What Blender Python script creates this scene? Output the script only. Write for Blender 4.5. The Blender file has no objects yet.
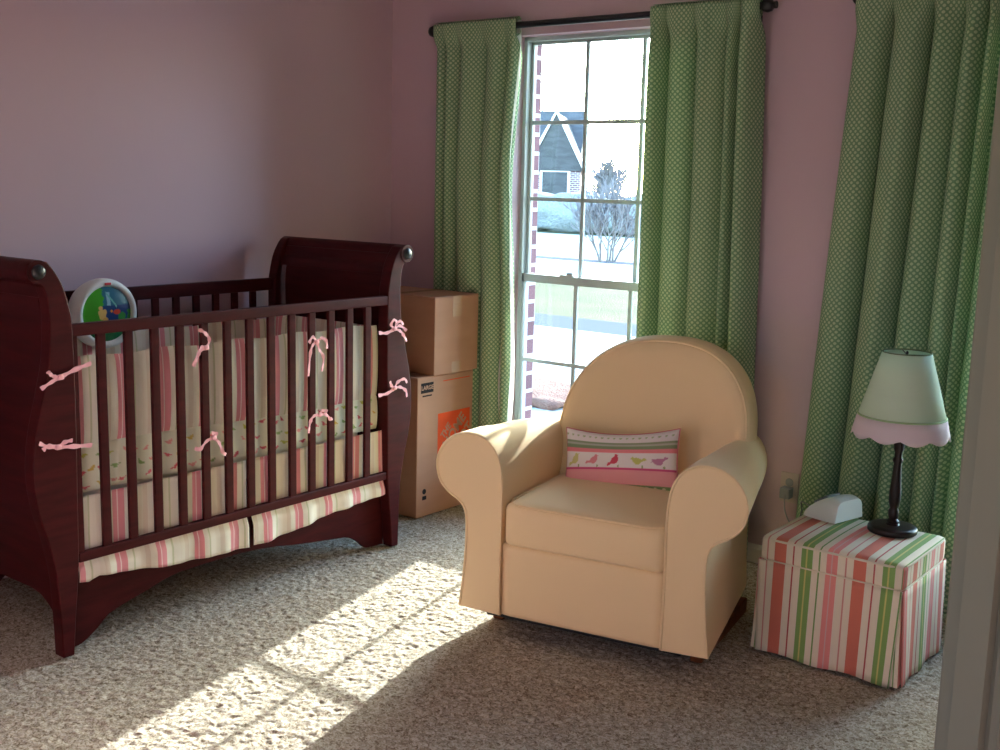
import bpy, bmesh, math, random
import numpy as np
from mathutils import Vector, Matrix, noise
random.seed(7); rng = np.random.default_rng(7)
PI = math.pi; sc = bpy.context.scene; COL = sc.collection.objects

# ------------------------------------------------------------------ helpers
def link(name, me, mat=None, parent=None, smooth=False):
    o = bpy.data.objects.new(name, me); COL.link(o)
    if mat is not None:
        for m in (mat if isinstance(mat, (list, tuple)) else [mat]): me.materials.append(m)
    if parent is not None: o.parent = parent
    if smooth: me.polygons.foreach_set('use_smooth', [True]*len(me.polygons))
    return o

def mesh(name, V, Fc, mat=None, parent=None, smooth=False, uv=None):
    me = bpy.data.meshes.new(name); me.from_pydata([tuple(map(float, v)) for v in V], [], [list(map(int, f)) for f in Fc]); me.update()
    if uv is not None:
        l = me.uv_layers.new(name='UVMap')
        idx = np.zeros(len(me.loops), dtype=np.int32); me.loops.foreach_get('vertex_index', idx)
        l.data.foreach_set('uv', np.asarray(uv, dtype=np.float32)[idx].ravel())
    return link(name, me, mat, parent, smooth)

def colour(o, cols):
    a = o.data.color_attributes.new('pattern', 'FLOAT_COLOR', 'POINT')
    c = np.ones((len(cols), 4), dtype=np.float32); c[:, :3] = cols
    a.data.foreach_set('color', c.ravel())

class MB:
    def __init__(s): s.V = []; s.F = []; s.UV = []
    def add(s, V, F, UV=None):
        n = len(s.V); s.V += [tuple(v) for v in V]; s.F += [[i+n for i in f] for f in F]
        s.UV += list(UV) if UV is not None else [(0, 0)]*len(V)
    def box(s, x0, x1, y0, y1, z0, z1):
        s.add([(x0,y0,z0),(x1,y0,z0),(x1,y1,z0),(x0,y1,z0),(x0,y0,z1),(x1,y0,z1),(x1,y1,z1),(x0,y1,z1)],
              [(0,3,2,1),(4,5,6,7),(0,1,5,4),(1,2,6,5),(2,3,7,6),(3,0,4,7)]); return s
    def tube(s, pts, r, n=8, closed=False, caps=True):
        pts = [Vector(p) for p in pts]; m = len(pts); rs = r if isinstance(r, (list, tuple)) else [r]*m
        V = []; F = []; up = None
        for i, p in enumerate(pts):
            a = pts[(i-1) % m] if (closed or i > 0) else p; b = pts[(i+1) % m] if (closed or i < m-1) else p
            t = (b-a); t = t.normalized() if t.length > 1e-9 else Vector((0, 0, 1))
            if up is None: up = Vector((0, 0, 1)) if abs(t.z) < .9 else Vector((1, 0, 0))
            u = up - t*up.dot(t)
            u = u.normalized() if u.length > 1e-6 else t.orthogonal().normalized()
            up = u; w = t.cross(u)
            for k in range(n):
                an = 2*PI*k/n; V.append(p + (u*math.cos(an)+w*math.sin(an))*rs[i])
        for i in range(m if closed else m-1):
            j = (i+1) % m
            for k in range(n): F.append((i*n+k, i*n+(k+1) % n, j*n+(k+1) % n, j*n+k))
        if caps and not closed: F.append(list(range(n))[::-1]); F.append([(m-1)*n+k for k in range(n)])
        s.add(V, F); return s
    def lathe(s, prof, c=(0, 0, 0), n=32, axis='z', wob=None):
        V = []; F = []
        for i, (r, h) in enumerate(prof):
            for k in range(n):
                a = 2*PI*k/n; x, y = r*math.cos(a), r*math.sin(a)
                p = (x, y, h) if axis == 'z' else ((h, x, y) if axis == 'x' else (x, h, y))
                V.append((p[0]+c[0], p[1]+c[1], p[2]+c[2]))
        for i in range(len(prof)-1):
            for k in range(n): F.append((i*n+k, i*n+(k+1) % n, (i+1)*n+(k+1) % n, (i+1)*n+k))
        if prof[0][0] > 1e-6: F.append(list(range(n))[::-1])
        if prof[-1][0] > 1e-6: F.append([(len(prof)-1)*n+k for k in range(n)])
        s.add(V, F); return s
    def prism(s, poly, a, b, axis='x'):   # poly of (p,q); axis x -> (.,p,q), y -> (p,.,q), z -> (p,q,.)
        n = len(poly); f = {'x': lambda p, q, h: (h, p, q), 'y': lambda p, q, h: (p, h, q), 'z': lambda p, q, h: (p, q, h)}[axis]
        V = [f(p, q, a) for p, q in poly]+[f(p, q, b) for p, q in poly]
        s.add(V, [list(range(n))[::-1], list(range(n, 2*n))]+[(i, (i+1) % n, n+(i+1) % n, n+i) for i in range(n)]); return s
    def build(s, name, mat, parent=None, smooth=False, bevel=0, seg=2, auto=None):
        o = mesh(name, s.V, s.F, mat, parent, smooth, uv=s.UV)
        bm = bmesh.new(); bm.from_mesh(o.data); bmesh.ops.remove_doubles(bm, verts=bm.verts, dist=1e-6) if auto == 'weld' else None
        bmesh.ops.recalc_face_normals(bm, faces=bm.faces); bm.to_mesh(o.data); bm.free()
        if bevel:
            m = o.modifiers.new('b', 'BEVEL'); m.width = bevel; m.segments = seg; m.limit_method = 'ANGLE'; m.angle_limit = math.radians(35)
            o.data.polygons.foreach_set('use_smooth', [True]*len(o.data.polygons))
            w = o.modifiers.new('w', 'WEIGHTED_NORMAL'); w.keep_sharp = False
        elif smooth:
            o.data.set_sharp_from_angle(angle=math.radians(50))
        return o

def thing(name, label, cat, loc=(0, 0, 0), rz=0, group=None):
    o = bpy.data.objects.new(name, None); COL.link(o); o.location = loc; o.rotation_euler = (0, 0, rz); o.empty_display_size = .1
    o['label'] = label; o['category'] = cat
    if group: o['group'] = group
    return o
def tag(o, label, cat, group=None, kind=None):
    o['label'] = label; o['category'] = cat
    if group: o['group'] = group
    if kind: o['kind'] = kind
    return o
def struct(o): o['kind'] = 'structure'; return o

def smoothstep(a, b, x): t = np.clip((x-a)/(b-a), 0, 1); return t*t*(3-2*t)
def spline(pts, n=6, closed=False):
    P = [np.array(p, float) for p in pts]; out = []; m = len(P)
    for i in range(m if closed else m-1):
        g = (lambda k: P[k % m]) if closed else (lambda k: P[min(max(k, 0), m-1)])
        p0, p1, p2, p3 = g(i-1), g(i), g(i+1), g(i+2)
        for j in range(n):
            t = j/n; out.append(.5*((2*p1)+(-p0+p2)*t+(2*p0-5*p1+4*p2-p3)*t*t+(-p0+3*p1-3*p2+p3)*t**3))
    if not closed: out.append(P[-1])
    return [tuple(map(float, p)) for p in out]

# ------------------------------------------------------------------ materials
def S(r, g, b):  # display (sRGB 0-255) colour of the surface -> linear
    return tuple(((c/255)/12.92 if c/255 <= .04045 else ((c/255+.055)/1.055)**2.4) for c in (r, g, b))+(1,)
def mat(name, col, rough=.6, spec=.3, metal=0, bump=None, noisecol=None, sheen=0, coat=0):
    m = bpy.data.materials.new(name); m.use_nodes = True; nt = m.node_tree; b = nt.nodes['Principled BSDF']
    b.inputs['Base Color'].default_value = col; b.inputs['Roughness'].default_value = rough
    b.inputs['Specular IOR Level'].default_value = spec; b.inputs['Metallic'].default_value = metal
    b.inputs['Sheen Weight'].default_value = sheen; b.inputs['Coat Weight'].default_value = coat; b.inputs['Coat Roughness'].default_value = .2
    tc = nt.nodes.new('ShaderNodeTexCoord')
    if bump:
        n = nt.nodes.new('ShaderNodeTexNoise'); n.inputs['Scale'].default_value = bump[0]; n.inputs['Detail'].default_value = 3
        nt.links.new(tc.outputs['Object'], n.inputs['Vector'])
        bp = nt.nodes.new('ShaderNodeBump'); bp.inputs['Strength'].default_value = bump[1]; bp.inputs['Distance'].default_value = bump[2]
        nt.links.new(n.outputs['Fac'], bp.inputs['Height']); nt.links.new(bp.outputs['Normal'], b.inputs['Normal'])
    if noisecol:  # (scale vec, colour2, lo, hi)
        mp = nt.nodes.new('ShaderNodeMapping'); mp.inputs['Scale'].default_value = noisecol[0]; nt.links.new(tc.outputs['Object'], mp.inputs['Vector'])
        n = nt.nodes.new('ShaderNodeTexNoise'); n.inputs['Scale'].default_value = 1; n.inputs['Detail'].default_value = 4
        nt.links.new(mp.outputs[0], n.inputs['Vector'])
        r = nt.nodes.new('ShaderNodeValToRGB'); r.color_ramp.elements[0].position = noisecol[2]; r.color_ramp.elements[1].position = noisecol[3]
        r.color_ramp.elements[0].color = col; r.color_ramp.elements[1].color = noisecol[1]
        nt.links.new(n.outputs['Fac'], r.inputs[0]); nt.links.new(r.outputs[0], b.inputs['Base Color'])
    return m
def ramp_mat(name, stops, coord, period, rough=.85, offset=0, trans=0, bump=True):
    """striped cloth: stops = [(pos, colour)], constant steps along one coordinate"""
    m = mat(name, (1, 1, 1, 1), rough, .15, sheen=.1, bump=(900, .2, .0005)); nt = m.node_tree; b = nt.nodes['Principled BSDF']
    tc = [n for n in nt.nodes if n.type == 'TEX_COORD'][0]; sp = nt.nodes.new('ShaderNodeSeparateXYZ')
    nt.links.new(tc.outputs[coord[0]], sp.inputs[0])
    a = nt.nodes.new('ShaderNodeMath'); a.operation = 'MULTIPLY_ADD'; a.inputs[1].default_value = 1/period; a.inputs[2].default_value = offset
    nt.links.new(sp.outputs[coord[1]], a.inputs[0])
    f = nt.nodes.new('ShaderNodeMath'); f.operation = 'FRACT'; nt.links.new(a.outputs[0], f.inputs[0])
    r = nt.nodes.new('ShaderNodeValToRGB'); cr = r.color_ramp; cr.interpolation = 'CONSTANT'
    cr.elements[0].position = 0; cr.elements[0].color = stops[0][1]; cr.elements[1].position = stops[1][0]; cr.elements[1].color = stops[1][1]
    for p, c in stops[2:]: e = cr.elements.new(p); e.color = c
    nt.links.new(f.outputs[0], r.inputs[0]); nt.links.new(r.outputs[0], b.inputs['Base Color'])
    if trans: translucent(m, trans)
    return m
def translucent(m, f):
    nt = m.node_tree; b = nt.nodes['Principled BSDF']; t = nt.nodes.new('ShaderNodeBsdfTranslucent'); mx = nt.nodes.new('ShaderNodeMixShader')
    mx.inputs[0].default_value = f; out = [n for n in nt.nodes if n.type == 'OUTPUT_MATERIAL'][0]
    if b.inputs['Base Color'].links: nt.links.new(b.inputs['Base Color'].links[0].from_socket, t.inputs[0])
    else: t.inputs[0].default_value = b.inputs['Base Color'].default_value
    nt.links.new(b.outputs[0], mx.inputs[1]); nt.links.new(t.outputs[0], mx.inputs[2]); nt.links.new(mx.outputs[0], out.inputs[0])
def attr_mat(name, rough=.85, trans=0):
    m = mat(name, (1, 1, 1, 1), rough, .15, bump=(700, .2, .0006)); nt = m.node_tree
    a = nt.nodes.new('ShaderNodeAttribute'); a.attribute_name = 'pattern'; nt.links.new(a.outputs['Color'], nt.nodes['Principled BSDF'].inputs['Base Color'])
    if trans: translucent(m, trans)
    return m

M_wall = mat('pink_paint', S(200, 172, 184), .75, .2, bump=(180, .12, .002))
M_ceil = mat('ceiling_paint', S(225, 222, 218), .9, .1, bump=(120, .3, .003))
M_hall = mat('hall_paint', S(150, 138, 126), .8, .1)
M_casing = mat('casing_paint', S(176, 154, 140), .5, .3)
M_white = mat('white_trim_paint', S(222, 214, 208), .5, .3, bump=(60, .04, .001))
M_vinyl = mat('window_vinyl', S(176, 186, 192), .4, .4)
M_wood = mat('dark_cherry_wood', S(70, 20, 22), .5, .10, noisecol=((6, 6, 40), S(54, 15, 17), .35, .7), coat=.03)
M_black = mat('black_metal', S(24, 24, 28), .35, .5)
M_lampw = mat('dark_brown_lamp_wood', S(34, 20, 18), .38, .4)
M_chair = mat('pale_yellow_twill', S(238, 209, 164), .9, .12, bump=(500, .25, .0008), sheen=.15)
M_oak = mat('glider_wood', S(130, 70, 28), .5, .3, noisecol=((4, 30, 30), S(100, 50, 20), .4, .6))
M_card = mat('brown_cardboard', S(192, 146, 122), .8, .15, noisecol=((2, 2, 9), S(178, 132, 108), .3, .7))
M_card2 = mat('cardboard_edge', S(150, 104, 72), .85, .1)
M_tape = mat('clear_tape', S(192, 152, 122), .25, .5)
M_orange = mat('orange_print', S(226, 86, 44), .75, .15)
M_ink = mat('dark_print', S(50, 44, 44), .8, .1)
M_ribbon = mat('pink_ribbon', S(240, 176, 184), .6, .3)
M_plastic = mat('white_plastic', S(226, 228, 226), .35, .45)
M_grey = mat('grey_print', S(150, 155, 160), .6, .2)
M_cream = mat('cream_cloth', S(226, 214, 192), .9, .1)
M_sheet = mat('white_sheet', S(228, 224, 214), .9, .1)

cream = S(232, 218, 196)
STR = [(0, S(134, 166, 96)), (.055, S(206, 196, 120)), (.075, S(134, 166, 96)), (.143, cream), (.222, S(128, 160, 96)), (.24, cream),
       (.318, S(232, 146, 140)), (.378, S(222, 178, 168)), (.392, S(232, 146, 140)), (.457, cream), (.548, S(214, 150, 140)), (.57, cream), (.652, S(214, 122, 102)), (.804, cream),
       (.89, S(190, 96, 92)), (.91, cream)]
M_stripe = ramp_mat('candy_stripe_cloth', STR, ('UV', 0), .252)
CRB = [(0, S(232, 222, 204)), (.12, S(222, 206, 186)), (.24, S(234, 226, 208)), (.4, S(226, 148, 154)), (.5, S(244, 222, 216)), (.52, S(226, 148, 154)), (.66, S(236, 228, 212)),
       (.8, S(206, 204, 170)), (.84, S(236, 228, 212))]
M_cribstripe = ramp_mat('pink_cream_stripe_cloth', CRB, ('UV', 0), .155, trans=.12)
M_print = attr_mat('bird_print_cloth', trans=.1)
M_pillow = attr_mat('pillow_print_cloth')

def green_cloth():
    m = mat('green_dotted_cloth', S(120, 150, 96), .9, .1, sheen=.1); nt = m.node_tree; b = nt.nodes['Principled BSDF']
    tc = [n for n in nt.nodes if n.type == 'TEX_COORD'][0]; sp = nt.nodes.new('ShaderNodeSeparateXYZ'); nt.links.new(tc.outputs['UV'], sp.inputs[0])
    def mth(op, a, bb=None, cc=None):
        n = nt.nodes.new('ShaderNodeMath'); n.operation = op
        for i, v in enumerate((a, bb, cc)):
            if v is None: continue
            if isinstance(v, (int, float)): n.inputs[i].default_value = v
            else: nt.links.new(v, n.inputs[i])
        return n.outputs[0]
    k = 2*PI/.0205
    su = mth('COSINE', mth('MULTIPLY', sp.outputs[0], k)); sv = mth('COSINE', mth('MULTIPLY', sp.outputs[1], k))
    d = mth('ADD', su, sv)                     # peaks on a lattice
    d2 = mth('ADD', mth('MULTIPLY', su, -1), mth('MULTIPLY', sv, -1))
    mx = mth('MAXIMUM', d, d2)                 # + the half-drop lattice
    r = nt.nodes.new('ShaderNodeValToRGB'); cr = r.color_ramp
    cr.elements[0].position = .38; cr.elements[0].color = S(122, 158, 122); cr.elements[1].position = .62; cr.elements[1].color = S(190, 206, 168)
    nt.links.new(mth('MULTIPLY', mx, .5), r.inputs[0]); nt.links.new(r.outputs[0], b.inputs['Base Color'])
    translucent(m, .11); return m
M_green = green_cloth()
M_lining = mat('white_lining', S(232, 232, 226), .9, .1); translucent(M_lining, .3)

def carpet_mat():
    m = mat('frieze_carpet', S(196, 184, 162), .95, .05, bump=(300, .5, .003)); nt = m.node_tree; b = nt.nodes['Principled BSDF']
    tc = [n for n in nt.nodes if n.type == 'TEX_COORD'][0]
    n = nt.nodes.new('ShaderNodeTexNoise'); n.inputs['Scale'].default_value = 95; n.inputs['Detail'].default_value = 4; n.inputs['Distortion'].default_value = 1.2
    nt.links.new(tc.outputs['Object'], n.inputs['Vector'])
    r = nt.nodes.new('ShaderNodeValToRGB'); cr = r.color_ramp
    cr.elements[0].position = .32; cr.elements[0].color = S(112, 96, 78); cr.elements[1].position = .62; cr.elements[1].color = S(196, 188, 174)
    e = cr.elements.new(.46); e.color = S(160, 148, 130)
    nt.links.new(n.outputs['Fac'], r.inputs[0]); nt.links.new(r.outputs[0], b.inputs['Base Color']); return m
M_carpet = carpet_mat()

def brick_mat():
    m = mat('red_brick', S(150, 90, 80), .9, .1); nt = m.node_tree; b = nt.nodes['Principled BSDF']
    tc = [n for n in nt.nodes if n.type == 'TEX_COORD'][0]; sp = nt.nodes.new('ShaderNodeSeparateXYZ'); cb = nt.nodes.new('ShaderNodeCombineXYZ')
    nt.links.new(tc.outputs['Object'], sp.inputs[0]); ad = nt.nodes.new('ShaderNodeMath'); ad.operation = 'ADD'
    nt.links.new(sp.outputs[0], ad.inputs[0]); nt.links.new(sp.outputs[1], ad.inputs[1]); nt.links.new(ad.outputs[0], cb.inputs[0]); nt.links.new(sp.outputs[2], cb.inputs[1])
    k = nt.nodes.new('ShaderNodeTexBrick'); k.inputs['Scale'].default_value = 1; k.inputs['Brick Width'].default_value = .21; k.inputs['Row Height'].default_value = .083
    k.inputs['Mortar Size'].default_value = .009; k.inputs['Color1'].default_value = S(124, 90, 96); k.inputs['Color2'].default_value = S(108, 78, 84); k.inputs['Mortar'].default_value = S(200, 198, 194)
    nt.links.new(cb.outputs[0], k.inputs['Vector']); nt.links.new(k.outputs['Color'], b.inputs['Base Color']); return m
M_brick = brick_mat()
def glass_mat():
    m = bpy.data.materials.new('window_glass'); m.use_nodes = True; nt = m.node_tree; nt.nodes.clear()
    o = nt.nodes.new('ShaderNodeOutputMaterial'); t = nt.nodes.new('ShaderNodeBsdfTransparent'); g = nt.nodes.new('ShaderNodeBsdfGlossy'); x = nt.nodes.new('ShaderNodeMixShader')
    f = nt.nodes.new('ShaderNodeFresnel'); f.inputs[0].default_value = 1.25; g.inputs['Roughness'].default_value = .02; t.inputs[0].default_value = (.93, .97, .97, 1)
    nt.links.new(f.outputs[0], x.inputs[0]); nt.links.new(t.outputs[0], x.inputs[1]); nt.links.new(g.outputs[0], x.inputs[2]); nt.links.new(x.outputs[0], o.inputs[0]); return m
M_glass = glass_mat()

# ------------------------------------------------------------------ camera (solved from the vanishing lines)
F_, YAW, PITCH, ROLL = 1139.634, 0.658108672, 0.168171721, -0.0252319196
f = Vector((-math.sin(YAW)*math.cos(PITCH), math.cos(YAW)*math.cos(PITCH), -math.sin(PITCH)))
r = f.cross(Vector((0, 0, 1))).normalized(); d = f.cross(r)
c_, s_ = math.cos(ROLL), math.sin(ROLL)
r2 = r*c_+d*s_; d2 = d*c_-r*s_
cam = bpy.data.objects.new('camera', bpy.data.cameras.new('camera')); COL.link(cam)
cam.matrix_world = Matrix(((r2.x, -d2.x, -f.x, 0), (r2.y, -d2.y, -f.y, 0), (r2.z, -d2.z, -f.z, 1.45), (0, 0, 0, 1)))
cam.data.sensor_width = 36; cam.data.lens = F_/1000*36; cam.data.clip_start = .03; cam.data.clip_end = 300
sc.camera = cam

# ------------------------------------------------------------------ room shell
LX, RX, WY, FY0, FY1, CZ = -3.80, .55, 4.03, .785, .90, 2.44
DX0, DX1 = -1.78, -.200
W1 = (-3.075, -2.185); W2 = (-1.20, -.31); WZ = (.262, 2.068)
# carpet: real tufted relief
def carpet(name, x0, x1, y0, y1, step):
    nx, ny = int((x1-x0)/step), int((y1-y0)/step)
    X, Y = np.meshgrid(np.linspace(x0, x1, nx), np.linspace(y0, y1, ny))
    def blur(a, k):
        for _ in range(k):
            a = (a+np.roll(a, 1, 0)+np.roll(a, -1, 0))/3; a = (a+np.roll(a, 1, 1)+np.roll(a, -1, 1))/3
        return a/a.std()
    Z = .0009*rng.standard_normal((ny, nx)) + .0011*blur(rng.standard_normal((ny, nx)), 1) + .0006*blur(rng.standard_normal((ny, nx)), 3)
    Z = Z - .006
    jx = blur(rng.standard_normal((ny, nx)), 1)*step*.35; jy = blur(rng.standard_normal((ny, nx)), 1)*step*.35
    jx[:, [0, -1]] = 0; jy[[0, -1], :] = 0
    co = np.stack([X+jx, Y+jy, Z], -1).reshape(-1, 3).astype(np.float32)
    i = np.arange(ny*nx).reshape(ny, nx); q = np.stack([i[:-1, :-1], i[:-1, 1:], i[1:, 1:], i[1:, :-1]], -1).reshape(-1, 4)
    me = bpy.data.meshes.new(name); me.vertices.add(len(co)); me.vertices.foreach_set('co', co.ravel())
    me.loops.add(q.size); me.loops.foreach_set('vertex_index', q.ravel().astype(np.int32)); me.polygons.add(len(q))
    me.polygons.foreach_set('loop_start', np.arange(0, q.size, 4, dtype=np.int32)); me.polygons.foreach_set('loop_total', np.full(len(q), 4, dtype=np.int32))
    me.update(calc_edges=True); me.validate()
    return struct(link(name, me, M_carpet, None, True))
carpet('floor', LX, RX, FY1-.02, WY, .0056)
m = MB().box(LX, 1.6, -2.2, FY1-.02, -.05, -.003); struct(m.build('floor_hall', M_carpet))
struct(MB().box(LX-.12, LX, FY0, WY+.12, -.1, CZ).build('wall_left', M_wall))
struct(MB().box(RX, RX+.12, FY0, WY+.12, -.1, CZ).build('wall_right', M_wall))
struct(MB().box(LX-.12, RX+.12, FY0, WY+.25, CZ, CZ+.1).build('ceiling', M_ceil))
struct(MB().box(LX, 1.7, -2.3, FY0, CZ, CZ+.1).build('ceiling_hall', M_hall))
# window wall with two openings: drywall, then brick outside
def wall_open(name, y0, y1, mt, g, z0=-.1):
    m = MB(); xs = [LX-.12, W1[0]-g, W1[1]+g, W2[0]-g, W2[1]+g, RX+.12]
    for a, b in ((0, 1), (2, 3), (4, 5)): m.box(xs[a], xs[b], y0, y1, z0, CZ)
    for a, b in ((1, 2), (3, 4)):
        m.box(xs[a], xs[b], y0, y1, z0, WZ[0]-g); m.box(xs[a], xs[b], y0, y1, WZ[1]+g, CZ)
    return struct(m.build(name, mt))
wall_open('wall_back', WY, WY+.12, M_wall, 0)
wall_open('wall_brick', WY+.125, WY+.19, M_brick, -.004, -.6)
# front wall with the wide doorway the camera looks through
m = MB().box(LX-.12, DX0, FY0, FY1, -.1, CZ).box(DX1, RX+.12, FY0, FY1, -.1, CZ).box(DX0, DX1, FY0, FY1, 2.1, CZ); struct(m.build('wall_front', M_wall))
# moulded casing (profile: x away from the opening, y towards the hall)
cp = [(0, 0), (0, .010), (.020, .012), (.023, .007), (.027, .014), (.033, .017), (.037, .013), (.042, .018), (.049, .021), (.054, .017), (.060, .020), (.068, .022), (.072, .018), (.072, 0)]
for nm, x, s in (('trim_1', DX1, 1), ('trim_2', DX0, -1)):
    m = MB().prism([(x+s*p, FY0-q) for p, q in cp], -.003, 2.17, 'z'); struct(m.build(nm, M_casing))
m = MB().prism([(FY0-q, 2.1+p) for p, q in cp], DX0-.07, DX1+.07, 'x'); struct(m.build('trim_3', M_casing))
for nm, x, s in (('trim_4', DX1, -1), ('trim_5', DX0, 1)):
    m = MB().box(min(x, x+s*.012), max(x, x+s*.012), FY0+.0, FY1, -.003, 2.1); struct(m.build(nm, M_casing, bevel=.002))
# hall walls; its far wall has an added, unseen opening that lets in sky light as fill
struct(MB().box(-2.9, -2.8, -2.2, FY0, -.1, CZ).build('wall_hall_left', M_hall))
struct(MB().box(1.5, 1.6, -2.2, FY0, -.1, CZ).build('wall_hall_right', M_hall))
HALL_FILL = (-.75, -.25, 1.3, 1.9)
m = MB().box(-2.9, HALL_FILL[0], -2.3, -2.2, -.1, CZ).box(HALL_FILL[1], 1.6, -2.3, -2.2, -.1, CZ).box(HALL_FILL[0], HALL_FILL[1], -2.3, -2.2, -.1, HALL_FILL[2]).box(HALL_FILL[0], HALL_FILL[1], -2.3, -2.2, HALL_FILL[3], CZ)
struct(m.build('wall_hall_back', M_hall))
# baseboards
bp = [(0, 0), (.013, 0), (.013, .055), (.009, .066), (.004, .072), (0, .072)]
struct(MB().prism([(WY-p, q) for p, q in bp], LX, RX, 'x').build('baseboard_back', M_white))
struct(MB().prism([(LX+p, q) for p, q in bp], FY1, WY-.013, 'y').build('baseboard_left', M_white))

# windows: double hung, three by three panes over three by two
def window(name, X0, X1):
    z0, z1 = WZ; yf = WY+.062
    m = MB(); fw = .018
    m.box(X0, X0+fw, yf, WY+.12, z0, z1).box(X1-fw, X1, yf, WY+.12, z0, z1).box(X0, X1, yf, WY+.12, z1-fw, z1).box(X0, X1, yf, WY+.12, z0, z0+fw)
    root = struct(m.build(name, M_vinyl, bevel=.002))
    a, b = X0+fw, X1-fw; mid = 1.03
    def sash(nm, y, za, zb, rows, lowrail, toprail):
        s = MB(); w = .012; t = .022
        s.box(a, a+w, y, y+t, za, zb).box(b-w, b, y, y+t, za, zb).box(a, b, y, y+t, zb-toprail, zb).box(a, b, y, y+t, za, za+lowrail)
        so = s.build(nm, M_vinyl, root, bevel=.0015)
        g = MB(); gx0, gx1 = a+w, b-w; gz0, gz1 = za+lowrail, zb-toprail
        for k in (1, 2):
            x = gx0+(gx1-gx0)*k/3; g.box(x-.0085, x+.0085, y+.005, y+.017, gz0, gz1)
        for k in range(1, rows):
            z = gz0+(gz1-gz0)*k/rows; g.box(gx0, gx1, y+.0055, y+.0165, z-.0085, z+.0085)
        g.build('muntin_grid', M_vinyl, so)
        MB().box(gx0, gx1, y+.010, y+.012, gz0, gz1).build('pane', M_glass, so)
    sash('upper_sash', WY+.094, mid-.018, z1-fw, 3, .036, .012)
    sash('lower_sash', WY+.066, z0+fw, mid+.018, 2, .028, .036)
    l = MB().box((a+b)/2-.18-.035, (a+b)/2-.18+.035, WY+.056, WY+.07, mid+.016, mid+.026); l.tube([((a+b)/2-.18, WY+.063, mid+.03), ((a+b)/2-.15, WY+.06, mid+.032)], .006)
    l.build('sash_lock', M_vinyl, root)
    return root
window('window_1', *W1); window('window_2', *W2)
for nm, W in (('trim_6', W1), ('trim_7', W2)):
    struct(MB().box(W[0]-.0, W[1]+.0, WY-.015, WY+.062, WZ[0]-.02, WZ[0]).build(nm, M_white, bevel=.003))

# ------------------------------------------------------------------ curtains and rods
def rod(x0, x1, label):
    t = thing('curtain_rod', label, 'curtain rod', ((x0+x1)/2, WY-.075, 2.10)); h = (x1-x0)/2
    MB().tube([(-h, 0, 0), (h, 0, 0)], .0135, 14).build('pole', M_black, t, True)
    for s in (-1, 1):
        MB().lathe([(.0, -.026), (.012, -.024), (.021, -.015), (.025, 0), (.021, .015), (.012, .022), (.013, .028), (.013, .034), (0, .034)], (s*(h+.016), 0, 0), 20, 'x').build('finial', M_black, t, True)
        MB().box(s*(h-.05)-.007, s*(h-.05)+.007, -.004, .075, -.02, -.011).box(s*(h-.05)-.012, s*(h-.05)+.012, .07, .0749, -.045, .03).build('bracket', M_black, t)
    return t
rod(-3.462, -1.895, 'black curtain rod with round ball finials above the window beside the moving boxes')
rod(-1.522, .2, 'black curtain rod at the upper right above the curtain behind the lamp')

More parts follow.
